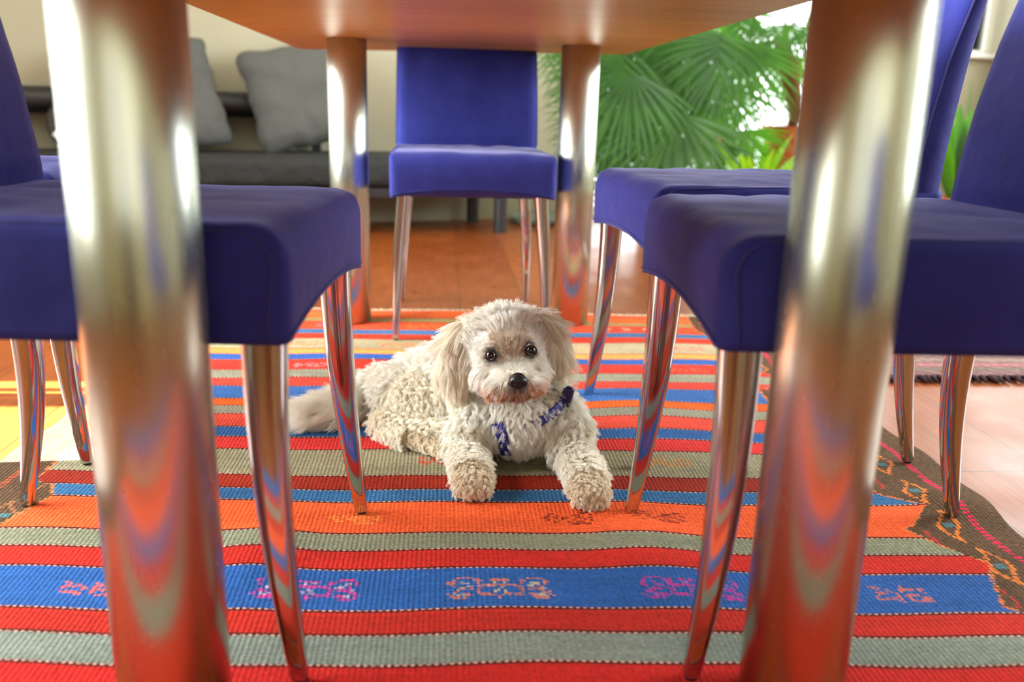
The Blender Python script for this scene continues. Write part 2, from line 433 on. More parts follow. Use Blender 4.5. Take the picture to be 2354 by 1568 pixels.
    s = o.modifiers.new('thick', 'SOLIDIFY'); s.thickness = .0035; s.offset = -1
    tag(o, 'flat-woven wool rug striped red, blue, orange and grey-green under the dining table', 'rug')
    # pale fringe knots along the far edge
    bm = bmesh.new()
    rg = random.Random(3)
    for k in range(170):
        x = -.73+k*.0088+rg.uniform(-.003, .003); v = 1.679
        z = float(rug_z(np.array(x), np.array(v))); y = v-.042*x
        p = Vector((x, y, z-.001)); 
        tube(bm, [p, p+Vector((rg.uniform(-.002, .002), .004, .001)), p+Vector((rg.uniform(-.004, .004), .009, -.001))], [.0018, .002, .0008], 5)
    fo = from_bm('fringe', bm, mat('cream_wool', G(222, 208, 178), .95), o); fo['kind'] = 'stuff'
build_rug()

# ------------------------------------------------------------------ second rug, right
def rug2():
    m = mat('maroon_weave', rough=.95); n = N(m); c = n.coords()
    sep = n.n('ShaderNodeSeparateXYZ'); n.l(c, sep.inputs[0])
    v = n.math('FRACT', n.math('MULTIPLY', sep.outputs[1], 7.5))
    base = n.ramp(v, [(0, G(92, 40, 56)), (.16, G(92, 40, 56)), (.17, G(70, 60, 56)), (.40, G(78, 70, 64)), (.41, G(120, 52, 66)), (.55, G(196, 104, 100)), (.6, G(110, 60, 74)), (.8, G(120, 104, 92)), (.95, G(96, 44, 60))])
    n.t.nodes[-1].color_ramp.interpolation = 'CONSTANT' if hasattr(n.t.nodes[-1], 'color_ramp') else None
    wv = n.n('ShaderNodeTexWave', wave_type='BANDS', bands_direction='DIAGONAL'); wv.inputs['Scale'].default_value = 24; wv.inputs['Distortion'].default_value = 4
    n.l(c, wv.inputs['Vector'])
    nz = n.noise(n.coords((1, 3, 1)), 60, 3, .7)
    c1 = n.mixc(n.ramp(wv.outputs[1], [(.55, (0, 0, 0)), (.65, (.75,)*3)]), base, G(150, 128, 116))
    c1 = n.mixc(1.0, c1, n.ramp(nz, [(.3, (.5,)*3), (.7, (1.3,)*3)]), 'MULTIPLY')
    n.l(c1, n.b.inputs['Base Color']); n.bump(wv.outputs[1], .5, .003)
    bm = bmesh.new(); box(bm, .88, 2.3, 1.06, 1.95, ZF, .006, bev=.003)
    mtx = Matrix.Rotation(R_(-2), 4, 'Z')
    o = from_bm('small_rug', bm, m)
    tag(o, 'dark maroon and brown patterned rug with a tasselled edge on the right', 'rug')
    bm = bmesh.new(); rg = random.Random(8)
    for k in range(100):
        x = .885+k*.0142; y = 1.062
        p = Vector((x, y, .002)); a = rg.uniform(-.012, .012)
        tube(bm, [p, p+Vector((a*.5, -.016, .004)), p+Vector((a, -.036, .0))], [.0035, .0065, .003], 6)
    from_bm('fringe', bm, mat('dark_tassel', G(52, 26, 32), .95), o)['kind'] = 'stuff'
rug2()

# ------------------------------------------------------------------ table
def table():
    t = empty('dining_table', (0, .8, 0))
    tag(t, 'wooden dining table with four thick steel tube legs, seen from underneath', 'table')
    pts = [(-.49, -.2), (.475, -.2), (.462, 1.83), (-.485, 2.06)]
    bm = bmesh.new()
    lo = [bm.verts.new((x, y-.8, .71)) for x, y in pts]
    f = bm.faces.new(lo)
    r = bmesh.ops.extrude_face_region(bm, geom=[f]); 
    for v in [g for g in r['geom'] if isinstance(g, bmesh.types.BMVert)]: v.co.z = .745
    ve = [e for e in bm.edges if abs(e.verts[0].co.x-e.verts[1].co.x) < 1e-4 and abs(e.verts[0].co.y-e.verts[1].co.y) < 1e-4]
    bmesh.ops.bevel(bm, geom=ve, offset=.035, segments=6, affect='EDGES', profile=.5)
    es = [e for e in bm.edges if abs(e.verts[0].co.z-e.verts[1].co.z) < 1e-4]
    bmesh.ops.bevel(bm, geom=es, offset=.003, segments=2, affect='EDGES', profile=.5)
    from_bm('tabletop', bm, M_TABLE, t, smooth=False)
    for x, y in ((-.2904, 0), (.2904, 0), (-.2904, 1.5625), (.2904, 1.5625)):
        bm = bmesh.new(); r = .0488
        lathe(bm, [(0, 0), (r-.002, 0), (r, .002), (r, .7075), (r-.0015, .709), (r-.0015, .7105), (0, .7105)], 64, 0, 0)
        o = from_bm('leg', bm, M_STEEL, t); o.location = (x, y-.8, 0)
        mo = o.modifiers.new('e', 'EDGE_SPLIT'); mo.split_angle = R_(50)
table()

# ------------------------------------------------------------------ chairs (front edge at local x=0, facing +x)
WD = .392
def seat_mesh(seed):
    bm = bmesh.new()
    # grid box: x from -.46 to 0, y +-WD/2, z .345 .. .45
    nx, ny, nz = 46, 38, 12
    x0, x1, y0, y1, z0, z1 = -.452, 0, -WD/2, WD/2, .345, .45
    bmesh.ops.create_cube(bm, size=1)
    bm.clear()
    def P(i, j, k): return (x0+(x1-x0)*i/nx, y0+(y1-y0)*j/ny, z0+(z1-z0)*k/nz)
    vd = {}
    def V(i, j, k):
        key = (i, j, k)
        if key not in vd: vd[key] = bm.verts.new(P(i, j, k))
        return vd[key]
    for i in range(nx):
        for j in range(ny):
            bm.faces.new((V(i, j, nz), V(i+1, j, nz), V(i+1, j+1, nz), V(i, j+1, nz)))
            bm.faces.new((V(i, j, 0), V(i, j+1, 0), V(i+1, j+1, 0), V(i+1, j, 0)))
    for i in range(nx):
        for k in range(nz):
            bm.faces.new((V(i, 0, k), V(i+1, 0, k), V(i+1, 0, k+1), V(i, 0, k+1)))
            bm.faces.new((V(i, ny, k), V(i, ny, k+1), V(i+1, ny, k+1), V(i+1, ny, k)))
    for j in range(ny):
        for k in range(nz):
            bm.faces.new((V(0, j, k), V(0, j, k+1), V(0, j+1, k+1), V(0, j+1, k)))
            bm.faces.new((V(nx, j, k), V(nx, j+1, k), V(nx, j+1, k+1), V(nx, j, k+1)))
    for v in bm.verts:
        x, y, z = v.co
        # rounding: front top edge large radius, side top edges small, vertical corners small
        R1 = .032
        if x > x1-R1 and z > z1-R1:
            d = Vector((x-(x1-R1), 0, z-(z1-R1))); m_ = max(abs(d.x), abs(d.z)); L = d.length
            if L > 1e-6: d *= m_/L
            x, z = x1-R1+d.x, z1-R1+d.z
        R2 = .012
        for s in (-1, 1):
            if s*y > y1-R2 and z > z1-R2-.001:
                d = Vector((0, s*y-(y1-R2), z-(z1-R2))); m_ = max(abs(d.y), abs(d.z)); L = d.length
                if L > 1e-6: d *= m_/L; y, z = s*(y1-R2+d.y), z1-R2+d.z
            if s*y > y1-R2 and x > x1-R2:
                d = Vector((x-(x1-R2), s*y-(y1-R2), 0)); m_ = max(abs(d.x), abs(d.y)); L = d.length
                if L > 1e-6: d *= m_/L; y, x = s*(y1-R2+d.y), x1-R2+d.x
        t = (z-z0)/(z1-z0)
        cy = max(0, 1-(2*y/WD)**2)
        low = max(0, 1-t*2.2)
        if x > -.03: z += .018*cy*low**1.0*(1+(x/.03))         # arched hem at the front
        x += .006*cy*(1-abs(t-.5)*2)*(1 if v.co.x > -.01 else 0)
        cx = max(0, 1-((x+.23)/.23)**2)
        y += math.copysign(.003, y)*cx*(1-abs(t-.5)*2)*(1 if abs(v.co.y) > WD/2-.002 else 0)
        z += .004*cy*cx*t
        q = Vector((x*5+seed, y*5, z*5))
        if t > .9:                                               # loose cover: folds on the seat
            f = noise.noise(Vector((x*7+seed*3, y*16, 1.3)))
            z += .004*f+.007*(abs(noise.noise(Vector((x*11+y*7, y*6-x*3+seed, 4))))-.15)*cx**.5
        nn = noise.noise(q*2.2)
        v.co = Vector((x, y+.0015*nn, z))
    return bm
BACKF = [(.352, -.412), (.42, -.394), (.45, -.394), (.50, -.400), (.56, -.408), (.64, -.424), (.72, -.449), (.80, -.472), (.88, -.495), (.925, -.506), (.937, -.512)]
BACKB = [(.352, -.456), (.42, -.456), (.45, -.456), (.50, -.459), (.56, -.465), (.64, -.475), (.72, -.489), (.80, -.504), (.88, -.524), (.925, -.534), (.937, -.527)]
def back_mesh(seed):
    bm = bmesh.new(); n_y = 26; rows = []
    zs = [.352+(.937-.352)*i/44 for i in range(45)]
    F = lambda z: np.interp(z, [p[0] for p in BACKF], [p[1] for p in BACKF])
    B = lambda z: np.interp(z, [p[0] for p in BACKB], [p[1] for p in BACKB])
    for z in zs:
        ring = []
        hw = WD/2-.002-.006*max(0, (z-.5))/.45; f, b = float(F(z)), float(B(z)); r = min(.010, (f-b)*.4)
        for j in range(n_y+1):
            u = -1+2*j/n_y; y = u*hw; c = 1-u*u
            edge = max(0, abs(y)-(hw-r))/r
            x = f-r*(1-math.sqrt(max(0, 1-edge**2)))
            x += .005*c*(z > .46)+.0035*noise.noise(Vector((y*2.5+seed, z*20, 0)))*c**.5*(z > .44)
            ring.append(bm.verts.new((x, y, z)))
        for j in range(n_y, -1, -1):
            u = -1+2*j/n_y; y = u*hw; edge = max(0, abs(y)-(hw-r))/r
            x = b+r*(1-math.sqrt(max(0, 1-edge**2)))
            ring.append(bm.verts.new((x, y, z)))
        rows.append(ring)
    k = len(rows[0])
    for a, b in zip(rows, rows[1:]):
        for j in range(k): bm.faces.new((a[j], a[(j+1) % k], b[(j+1) % k], b[j]))
    for ring in (rows[0], rows[-1]):
        for j in range(n_y): bm.faces.new((ring[j], ring[j+1], ring[k-2-j], ring[k-1-j]))
    return bm
def chair_leg(front, side):
    bm = bmesh.new(); pts = []; rad = []
    for i in range(15):
        t = i/14                                             # 0 top .. 1 foot
        z = .362*(1-t)+.004
        if front:
            x = -.030+.024*t**1.15-.006*math.sin(PI*t); y = side*(WD/2-.033+.022*t**1.1+.004*math.sin(PI*t))
        else:
            x = -.44-.030*t**1.3+.012*math.sin(PI*t); y = side*(WD/2-.033+.020*t**1.1+.004*math.sin(PI*t))
        pts.append((x, y, z)); rad.append(.0215-.0125*t**.8+.002*math.sin(PI*t))
    tube(bm, pts, rad, 28, n_exp=2.9, squash=.86)
    foot = bmesh.new(); p = Vector(pts[-1])
    tube(foot, [p+Vector((0, 0, .001)), p+Vector((0, 0, -.004))], [.0072, .0065], 16)
    return bm, foot
def piping(side, bvh):
    path = []
    for i in range(8): path.append((-.020+.008*i/7, .349+.065*i/7))
    for i in range(1, 8):
        a = PI/2*i/7; path.append((-.012-.030*(1-math.cos(a)), .414+.030*math.sin(a)))
    for i in range(1, 26): path.append((-.042-.345*i/25, .444+.0035*math.sin(PI*i/25)))
    pts = []
    for x, z in path:
        h = bvh.ray_cast(Vector((x, side*.4, z)), Vector((0, -side, 0)))[0]
        pts.append((x, (h.y if h else side*WD/2)+side*.0003, z))
    bm = bmesh.new(); tube(bm, pts, .0012, 6); return bm
def hem():
    bm = bmesh.new(); pts = []
    for i in range(25):
        y = -WD/2+.008+(WD-.016)*i/24; cy = 1-(2*y/WD)**2
        pts.append((.0008+.001*cy, y, .352+.017*cy))
    tube(bm, pts, .0009, 5); return bm
def back_piping(side):
    bm = bmesh.new(); pts = []
    for i in range(30):
        z = .455+(.93-.455)*i/29
        f = float(np.interp(z, [p[0] for p in BACKF], [p[1] for p in BACKF]))
        pts.append((f-.010, side*(WD/2-.0015-.006*max(0, z-.5)/.45), z))
    tube(bm, pts, .0016, 6); return bm
def make_chair():
    t = empty('dining_chair', (0, 0, 0))
    sb = seat_mesh(1.0); bvh = BVHTree.FromBMesh(sb)
    s = from_bm('seat', sb, M_FAB, t)
    for sd in (-1, 1): from_bm('piping', piping(sd, bvh), M_CORD, s)
    from_bm('hem', hem(), M_CORD, s)
    b = from_bm('backrest', back_mesh(2.0), M_FAB, t)
    for sd in (-1, 1): from_bm('piping', back_piping(sd), M_CORD, b)
    for fr in (1, 0):
        for sd in (-1, 1):
            l, f = chair_leg(fr, sd)
            lo = from_bm('leg', l, M_CHROME, t)
            mo = lo.modifiers.new('e', 'EDGE_SPLIT'); mo.split_angle = R_(60)
            from_bm('foot_cap', f, M_GLIDE, lo)
    return t
ch0 = make_chair()
CH = [((-.168, .232, 0), -4, 'blue-covered dining chair nearest the camera on the left'),
      ((-.60, .78, 0), 2, 'blue-covered chair pulled back on the far left, mostly hidden behind the nearest left chair'),
      ((.205, .222, 0), 177.5, 'blue-covered dining chair nearest the camera on the right, its seat in deep shade'),
      ((.245, .745, 0), 183, 'blue-covered dining chair on the right behind the nearest one, tall dark-sided backrest leaning back'),
      ((.020, 1.357, 0), -89, 'blue-covered dining chair at the far end of the table facing the camera'),
      ((.52, -.50, 0), 97, 'blue-covered chair added out of view at the near end of the table, for dark reflections in the steel legs')]  # unseen extra chair, added for the dark bands reflected in the legs
for i, (p, a, lb) in enumerate(CH):
    o = ch0 if i == 0 else dup(ch0)
    o.location = p; o.rotation_euler = (0, 0, R_(a))
    tag(o, lb, 'chair', 'blue dining chairs around the table')

# ------------------------------------------------------------------ bench along the back wall
def bench():
    mt = WM @ Matrix.Identity(4)
    t = empty('bench', WM @ Vector((-1.1, -.28, 0)), WA)
    tag(t, 'low black bench with a dark quilted seat pad and round back rail along the wall', 'bench')
    L0, L1 = -1.35, 1.28        # local x
    bm = bmesh.new()
    box(bm, L0, L1, -.25, .22, .205, .345, bev=.045, seg=5)
    bmesh.ops.subdivide_edges(bm, edges=[e for e in bm.edges if e.calc_length() > .2], cuts=40, use_grid_fill=True)
    from_bm('seat_pad', bm, M_QUILT, t)
    bm = bmesh.new(); box(bm, L0, L1, -.24, -.19, .165, .205, bev=.004); box(bm, L0, L1, .17, .22, .165, .205, bev=.004)
    for x in (L0+.02, 0, L1-.06): box(bm, x, x+.04, -.2, .18, .165, .203)
    from_bm('frame', bm, M_BLACK, t, smooth=False)
    for x in (L0+.1, -.2, 1.17):
        for y in (-.215, .19):
            bm = bmesh.new(); tube(bm, [(x, y, .167), (x, y, ZF)], .03, 24); from_bm('leg', bm, M_BLACK, t, smooth=True).modifiers.new('e', 'EDGE_SPLIT')
    bm = bmesh.new(); tube(bm, [(L0, .2, .543), (.60, .2, .543)], .056, 32)
    ra = from_bm('back_rail', bm, M_BLACK, t); ra.modifiers.new('e', 'EDGE_SPLIT')
    for x in (L0+.2, .4):
        bm = bmesh.new(); box(bm, x-.02, x+.02, .2, .24, .2, .5, bev=.004)
        from_bm('rail_post', bm, M_BLACK, t, smooth=False)
bench()
def pillow(px, py, pz, rz, lean, roll, label, sz=.46, seed=1):
    bm = bmesh.new(); n_ = 30; g = {}
    for s in (1, -1):
        for i in range(n_+1):
            for j in range(n_+1):
                u, v = -1+2*i/n_, -1+2*j/n_
                if abs(u) == 1 or abs(v) == 1:
                    if s == -1: g[(s, i, j)] = g[(1, i, j)]; continue
                # pinched corners, puffed middle
                uu = u*(1-.07*(1-v*v)-.07*abs(v)**9+.018*math.sin(v*9+seed)+.008*math.sin(v*23)); vv = v*(1-.06*(1-u*u)-.07*abs(u)**9+.015*math.sin(u*8+seed*2))
                th = .085*((1-u**4)*(1-v**4))**.55
                wr = .016*noise.noise(Vector((uu*2.5+seed, vv*2.5, s*2)))+.010*math.sin(u*17+3*v+seed)*max(0, -v-.1)+.008*math.sin(v*19+4*u)*max(0, -u-.35)+.006*math.sin((u+v)*13)*max(0, v-.3)
                th = max(0, th+wr*(1-u*u)**.3*(1-v*v)**.3)
                sag = -.10*abs(v+1)*0
                g[(s, i, j)] = bm.verts.new((uu*sz/2, -s*th, vv*sz/2))
    for s in (1, -1):
        for i in range(n_):
            for j in range(n_):
                f = (g[(s, i, j)], g[(s, i+1, j)], g[(s, i+1, j+1)], g[(s, i, j+1)])
                bm.faces.new(f if s == 1 else f[::-1])
    o = from_bm('pillow', bm, M_PILLOW)
    o.matrix_world = Matrix.Translation((px, py, pz)) @ Matrix.Rotation(rz, 4, 'Z') @ Matrix.Rotation(lean, 4, 'X') @ Matrix.Rotation(roll, 4, 'Y')
    tag(o, label, 'pillow', 'grey pillows on the bench'); return o
pillow(-.69, 3.355, .588, WA, R_(-16), R_(-12), 'soft grey square pillow leaning on the wall beside the far left table leg', .47, 1)
pillow(-1.23, 3.165, .565, WA+R_(8), R_(-18), R_(-10), 'soft grey square pillow on the bench just right of the near left table leg', .49, 5)
def ring_roll():
    bm = bmesh.new()
    lathe(bm, [(.035, -.06), (.09, -.06), (.1, -.05), (.1, .05), (.09, .06), (.035, .06), (.035, -.06)], 48)
    mx = Matrix.Rotation(WA, 4, 'Z') @ Matrix.Rotation(R_(90), 4, 'X')
    o = from_bm('roll', bm, mat('charcoal_foam', G(60, 60, 54), .8)); o.modifiers.new('e', 'EDGE_SPLIT')
    o.matrix_world = Matrix.Translation((-1.60, 3.17, .447)) @ mx
    bm = bmesh.new(); box(bm, -.035, .035, -.018, .018, .0, .003, bev=.001)
    l = from_bm('tag', bm, mat('white_tag', G(225, 232, 228), .5), o, smooth=False)
    l.matrix_local = Matrix.Translation((-.045, -.055, .0605)) @ Matrix.Rotation(R_(-48), 4, 'Z')
    tag(o, 'dark round ring-shaped roll with a white tag standing on the bench', 'roll')
ring_roll()

# ------------------------------------------------------------------ tray on the floor by the wall
bm = bmesh.new()
lathe(bm, [(0, ZF), (.12, ZF), (.14, ZF+.01), (.15, .03), (.146, .034), (.135, .026), (0, .024)], 48)
o = from_bm('round_tray', bm, None); o.location = (.43, 3.74, 0)
m = mat('patterned_glass', rough=.25); n = N(m); vo = n.n('ShaderNodeTexVoronoi'); vo.inputs['Scale'].default_value = 30
n.l(n.coords(), vo.inputs['Vector']); n.l(n.ramp(vo.outputs[0], [(0, G(70, 130, 170)), (.4, G(120, 140, 126)), (1, G(158, 164, 140))]), n.b.inputs['Base Color'])
o.data.materials.append(m)
tag(o, 'round grey-green patterned tray on the floor against the back wall', 'tray')
# ------------------------------------------------------------------ plants
def at(x, y, Y):
    """point at depth Y (metres) seen at photograph pixel x, y"""
    d = fw+rt*((x-1177)/F_PX)-up*((y-784)/F_PX)
    return CAM+d*((Y-CAM.y)/d.y)
def leaf_mat(name, c1, c2, tr, rough=.45):
    m = bpy.data.materials.new(name); m.use_nodes = True; n = N(m); t = n.t
    nz = n.noise(n.coords(), 6, 3)
    col = n.ramp(nz, [(.3, G(*c1)), (.7, G(*c2))]); n.l(col, n.b.inputs['Base Color'])
    n.b.inputs['Roughness'].default_value = rough
    tl = t.nodes.new('ShaderNodeBsdfTranslucent'); tl.inputs[0].default_value = G(*tr)
    mx = t.nodes.new('ShaderNodeMixShader'); mx.inputs[0].default_value = .45
    out = [x for x in t.nodes if x.type == 'OUTPUT_MATERIAL'][0]
    n.l(n.b.outputs[0], mx.inputs[1]); n.l(tl.outputs[0], mx.inputs[2]); n.l(mx.outputs[0], out.inputs[0])
    return m
M_PALM = leaf_mat('palm_green', (26, 66, 16), (52, 100, 26), (92, 156, 28))
M_LIME = leaf_mat('lime_leaf', (96, 170, 30), (150, 210, 50), (170, 230, 40))
M_ORLEAF = leaf_mat('orange_leaf', (200, 120, 30), (220, 160, 50), (240, 160, 40))
M_DEEP = leaf_mat('deep_green_leaf', (30, 70, 18), (56, 100, 26), (76, 140, 30))
M_TERRA = mat('terracotta', G(186, 92, 50), .85)
M_SOIL = mat('soil', G(54, 38, 28), .95)
M_TRUNK = mat('fibrous_trunk', G(120, 90, 52), .95)
def blade(bm, p, d, nrm, L, w, droop, rg, seg=7, fold=.25, w0=.12, peak=.5):
    d = d.normalized(); pts = []; q = p.copy()
    for i in range(seg+1):
        t = i/seg
        wd = w*(w0+(1-w0)*min(1, t/peak)) if t < peak else w*(1-((t-peak)/(1-peak))**1.6)
        side = d.cross(nrm).normalized()
        a = bm.verts.new(q-side*wd/2+nrm*wd*fold); b = bm.verts.new(q); c = bm.verts.new(q+side*wd/2+nrm*wd*fold)
        if pts:
            o = pts[-1]; bm.faces.new((o[0], a, b, o[1])); bm.faces.new((o[1], b, c, o[2]))
        pts.append((a, b, c))
        q = q+d*(L/seg)
        d = (d+Vector((0, 0, -1))*droop*(t+.15)/seg*2.2).normalized()
        nrm = (nrm-d*nrm.dot(d)).normalized()
def fan_leaf(hub, base, axis, face, R, rg, nb=34, spread=205, par=None, m=None):
    bm = bmesh.new(); axis = axis.normalized(); nrm = (face-axis*face.dot(axis)).normalized(); side = axis.cross(nrm)
    for k in range(nb):
        u = -1+2*(k+.5)/nb; a = R_(spread/2)*u+rg.uniform(-.02, .02)
        d = axis*math.cos(a)+side*math.sin(a)+nrm*(.10+.12*abs(u))
        L = R*(1-.22*u*u)*rg.uniform(.93, 1.04)
        blade(bm, hub.copy(), d, nrm.copy(), L, 2*PI*R*.40*spread/360/nb*1.0, .35*rg.uniform(.6, 1.5), rg, 8, .22*(1 if k % 2 else -1), .05, .42)
    mid = (hub+base)/2+Vector((0, 0, .06))
    tube(bm, [base, base.lerp(mid, .5), mid, mid.lerp(hub, .6), hub], [.006, .005, .004, .004, .003], 6)
    for v in bm.verts: v.co -= par.location
    return from_bm('leaf', bm, m or M_PALM, par)
def pot(par, r, h, z0=0, m=None):
    bm = bmesh.new()
    lathe(bm, [(0, z0), (r*.68, z0), (r*.92, z0+h*.80), (r, z0+h*.80), (r*1.02, z0+h), (r*.93, z0+h), (r*.9, z0+h*.9), (0, z0+h*.88)], 40)
    p = from_bm('pot', bm, m or M_TERRA, par); p.modifiers.new('e', 'EDGE_SPLIT')
    bm = bmesh.new(); lathe(bm, [(0, z0+h*.9), (r*.5, z0+h*.905), (r*.9, z0+h*.895)], 30); from_bm('soil', bm, M_SOIL, p)
def palm():
    rg = random.Random(11)
    t = empty('fan_palm', (1.02, 3.46, ZF)); tag(t, 'large potted fan palm filling the window behind the right-hand chairs', 'plant')
    pot(t, .17, .3, m=mat('dark_planter', G(70, 66, 60), .7))
    bm = bmesh.new()
    tube(bm, [(0, 0, .24), (.01, -.01, .5), (-.02, -.02, .8), (.13, -.03, 1.05)], [.035, .04, .045, .035], 12); from_bm('trunk', bm, M_TRUNK, t)
    crown = Vector((1.15, 3.43, 1.02))
    L = [((1452, 165), 3.00, (-.62, -.1, -.78), .44), ((1562, 262), 2.92, (-.62, -.15, -.75), .45), ((1690, 95), 3.15, (-.25, -.1, -.95), .46),
         ((1590, 60), 3.2, (-.35, 0, -.95), .45), ((1405, 150), 3.05, (-.85, 0, -.35), .33), ((1395, 255), 3.1, (-.75, 0, -.6), .30),
         ((1500, 70), 3.35, (-.3, .1, -.9), .42), ((1430, 60), 3.4, (-.5, .1, -.8), .4),
         ((1650, 190), 3.35, (-.1, 0, -1), .42), ((1480, 300), 3.3, (-.4, 0, -.9), .38), ((1620, 330), 3.25, (0, -.1, -1), .36),
         ((1400, 330), 3.3, (-.5, 0, -.8), .32), ((1700, 300), 3.4, (.1, 0, -1), .33), ((1540, 150), 3.5, (-.1, .1, -1), .42),
         ((1350, 60), 3.3, (-.2, .1, -.95), .36), ((1640, 20), 3.5, (.05, 0, -1), .4),
         ((1560, 380), 3.3, (-.5, 0, -.8), .3), ((1450, 400), 3.25, (-.6, 0, -.7), .3), ((1500, 200), 3.6, (.3, 0, -.9), .36), ((1610, 230), 3.6, (-.4, 0, -.9), .36),
         ((1440, 240), 3.5, (-.1, 0, -1), .36),]
    for (p, Y, ax, R) in L:
        h = at(*p, Y)
        fan_leaf(h, crown+Vector((rg.uniform(-.03, .03), rg.uniform(-.03, .03), rg.uniform(-.1, 0))), Vector(ax), Vector((rg.uniform(-.35, .1), -1, rg.uniform(.1, .6))), R, rg, 34, rg.uniform(170, 225), t)
palm()
def potted2():
    rg = random.Random(5)
    s = empty('plant_stand', (1.66, 3.62, ZF)); tag(s, 'low wooden plant stand holding the terracotta pot by the window', 'stand')
    bm = bmesh.new(); lathe(bm, [(0, .17), (.13, .17), (.13, .19), (0, .19)], 32); from_bm('top', bm, M_TABLE, s)
    for k in range(3):
        a = k*2*PI/3; bm = bmesh.new(); tube(bm, [(.09*math.cos(a), .09*math.sin(a), .17), (.11*math.cos(a), .11*math.sin(a), 0)], .012, 10); from_bm('leg', bm, M_TABLE, s)
    t = empty('hairy_palm', (1.66, 3.62, ZF+.19)); tag(t, 'terracotta pot with a leaning hairy-stemmed palm, on a stand by the window', 'plant')
    pot(t, .135, .325)
    bm = bmesh.new(); ps = [Vector((0, 0, .27)), Vector((.0, -.05, .38)), Vector((-.05, -.12, .47)), Vector((-.12, -.2, .60)), Vector((-.18, -.24, .70))]
    tube(bm, ps, [.024, .032, .04, .044, .036], 12)
    for k in range(260):
        q = rg.random()*3.99; i = int(q); p = ps[i].lerp(ps[i+1], q-i); a = rg.random()*2*PI
        o = Vector((math.cos(a), math.sin(a), 0)); p0 = p+o*.038
        tube(bm, [p0, p0+o*.02+Vector((0, 0, .01)), p0+o*.04+Vector((rg.uniform(-.02, .02), 0, -.045))], [.0018, .0014, .0006], 4, cap=False)
    from_bm('trunk', bm, M_TRUNK, t)
    cr = t.location+Vector((-.18, -.24, .70))
    for k in range(9):
        a = k*2*PI/9+.3; ax = Vector((math.cos(a)*.7, math.sin(a)*.5, rg.uniform(-.9, -.1)))
        h = cr+Vector((math.cos(a)*.13, math.sin(a)*.13, rg.uniform(-.08, .12)))
        fan_leaf(h, cr, ax, Vector((rg.uniform(-.5, .5), -1, .5)), .26, rg, 20, 150, t)
    u = empty('lime_plant', (1.37, 3.22, ZF)); tag(u, 'bright lime-leaved plant with a few orange leaves left of the terracotta pot', 'plant')
    pot(u, .1, .16)
    for k in range(26):
        bm = bmesh.new(); a = rg.uniform(0, 2*PI); el = rg.uniform(.9, 2.6)
        d = Vector((math.cos(a), math.sin(a), el)); p = Vector((math.cos(a)*.03, math.sin(a)*.03, .13))
        blade(bm, p, d, Vector((-math.cos(a)*el, -math.sin(a)*el, 1)).normalized(), rg.uniform(.35, .58), rg.uniform(.025, .045), rg.uniform(.4, 1.3), rg, 10, .12, .1, .6)
        from_bm('leaf', bm, M_ORLEAF if k in (3, 9, 17) else M_LIME, u)
potted2()
def corner_plants():
    rg = random.Random(21)
    b = at(2235, 430, 3.05)
    t = empty('leafy_plant', (b.x, 3.15, ZF)); tag(t, 'green plant with broad leaves and arching stems seen between the two right chair backs', 'plant')
    pot(t, .12, .22)
    for k in range(34):
        bm = bmesh.new(); a = rg.uniform(0, 2*PI); br = k < 7; el = rg.uniform(1.5, 5)
        d = Vector((math.cos(a), math.sin(a), el)); p = Vector((math.cos(a)*.03, math.sin(a)*.03, .18))
        blade(bm, p, d, Vector((-math.cos(a)*el, -math.sin(a)*el, 1)).normalized(), rg.uniform(.38, .5) if br else rg.uniform(.45, .8), rg.uniform(.07, .1) if br else rg.uniform(.009, .014), .3 if br else rg.uniform(.7, 1.6), rg, 12, .15, .15, .5)
        from_bm('leaf', bm, M_DEEP if k % 3 else M_PALM, t)
    h = at(2345, -60, 3.2)
    u = empty('hanging_plant', h); tag(u, 'trailing grass-like hanging plant at the top right corner in front of the wall', 'plant')
    bm = bmesh.new(); lathe(bm, [(0, -.02), (.06, -.02), (.09, .1), (.085, .1), (.055, 0), (0, 0)], 24); from_bm('pot', bm, M_WHITE, u)
    for k in range(3):
        a = k*2*PI/3; bm = bmesh.new(); tube(bm, [(.088*math.cos(a), .088*math.sin(a), .1), (0, 0, .5), (0, 0, 2.5-h.z)], .0015, 5); from_bm('cord', bm, M_WHITE, u)
    for k in range(40):
        bm = bmesh.new(); a = rg.uniform(0, 2*PI); d = Vector((math.cos(a), math.sin(a), rg.uniform(.2, 1.2)))
        blade(bm, Vector((0, 0, .06)), d, Vector((-math.cos(a)*.7, -math.sin(a)*.7, 1)).normalized(), rg.uniform(.28, .42), .012, rg.uniform(2.2, 3.6), rg, 14, .15, .5, .3)
        from_bm('leaf', bm, M_LIME if k % 2 else M_PALM, u)
corner_plants()
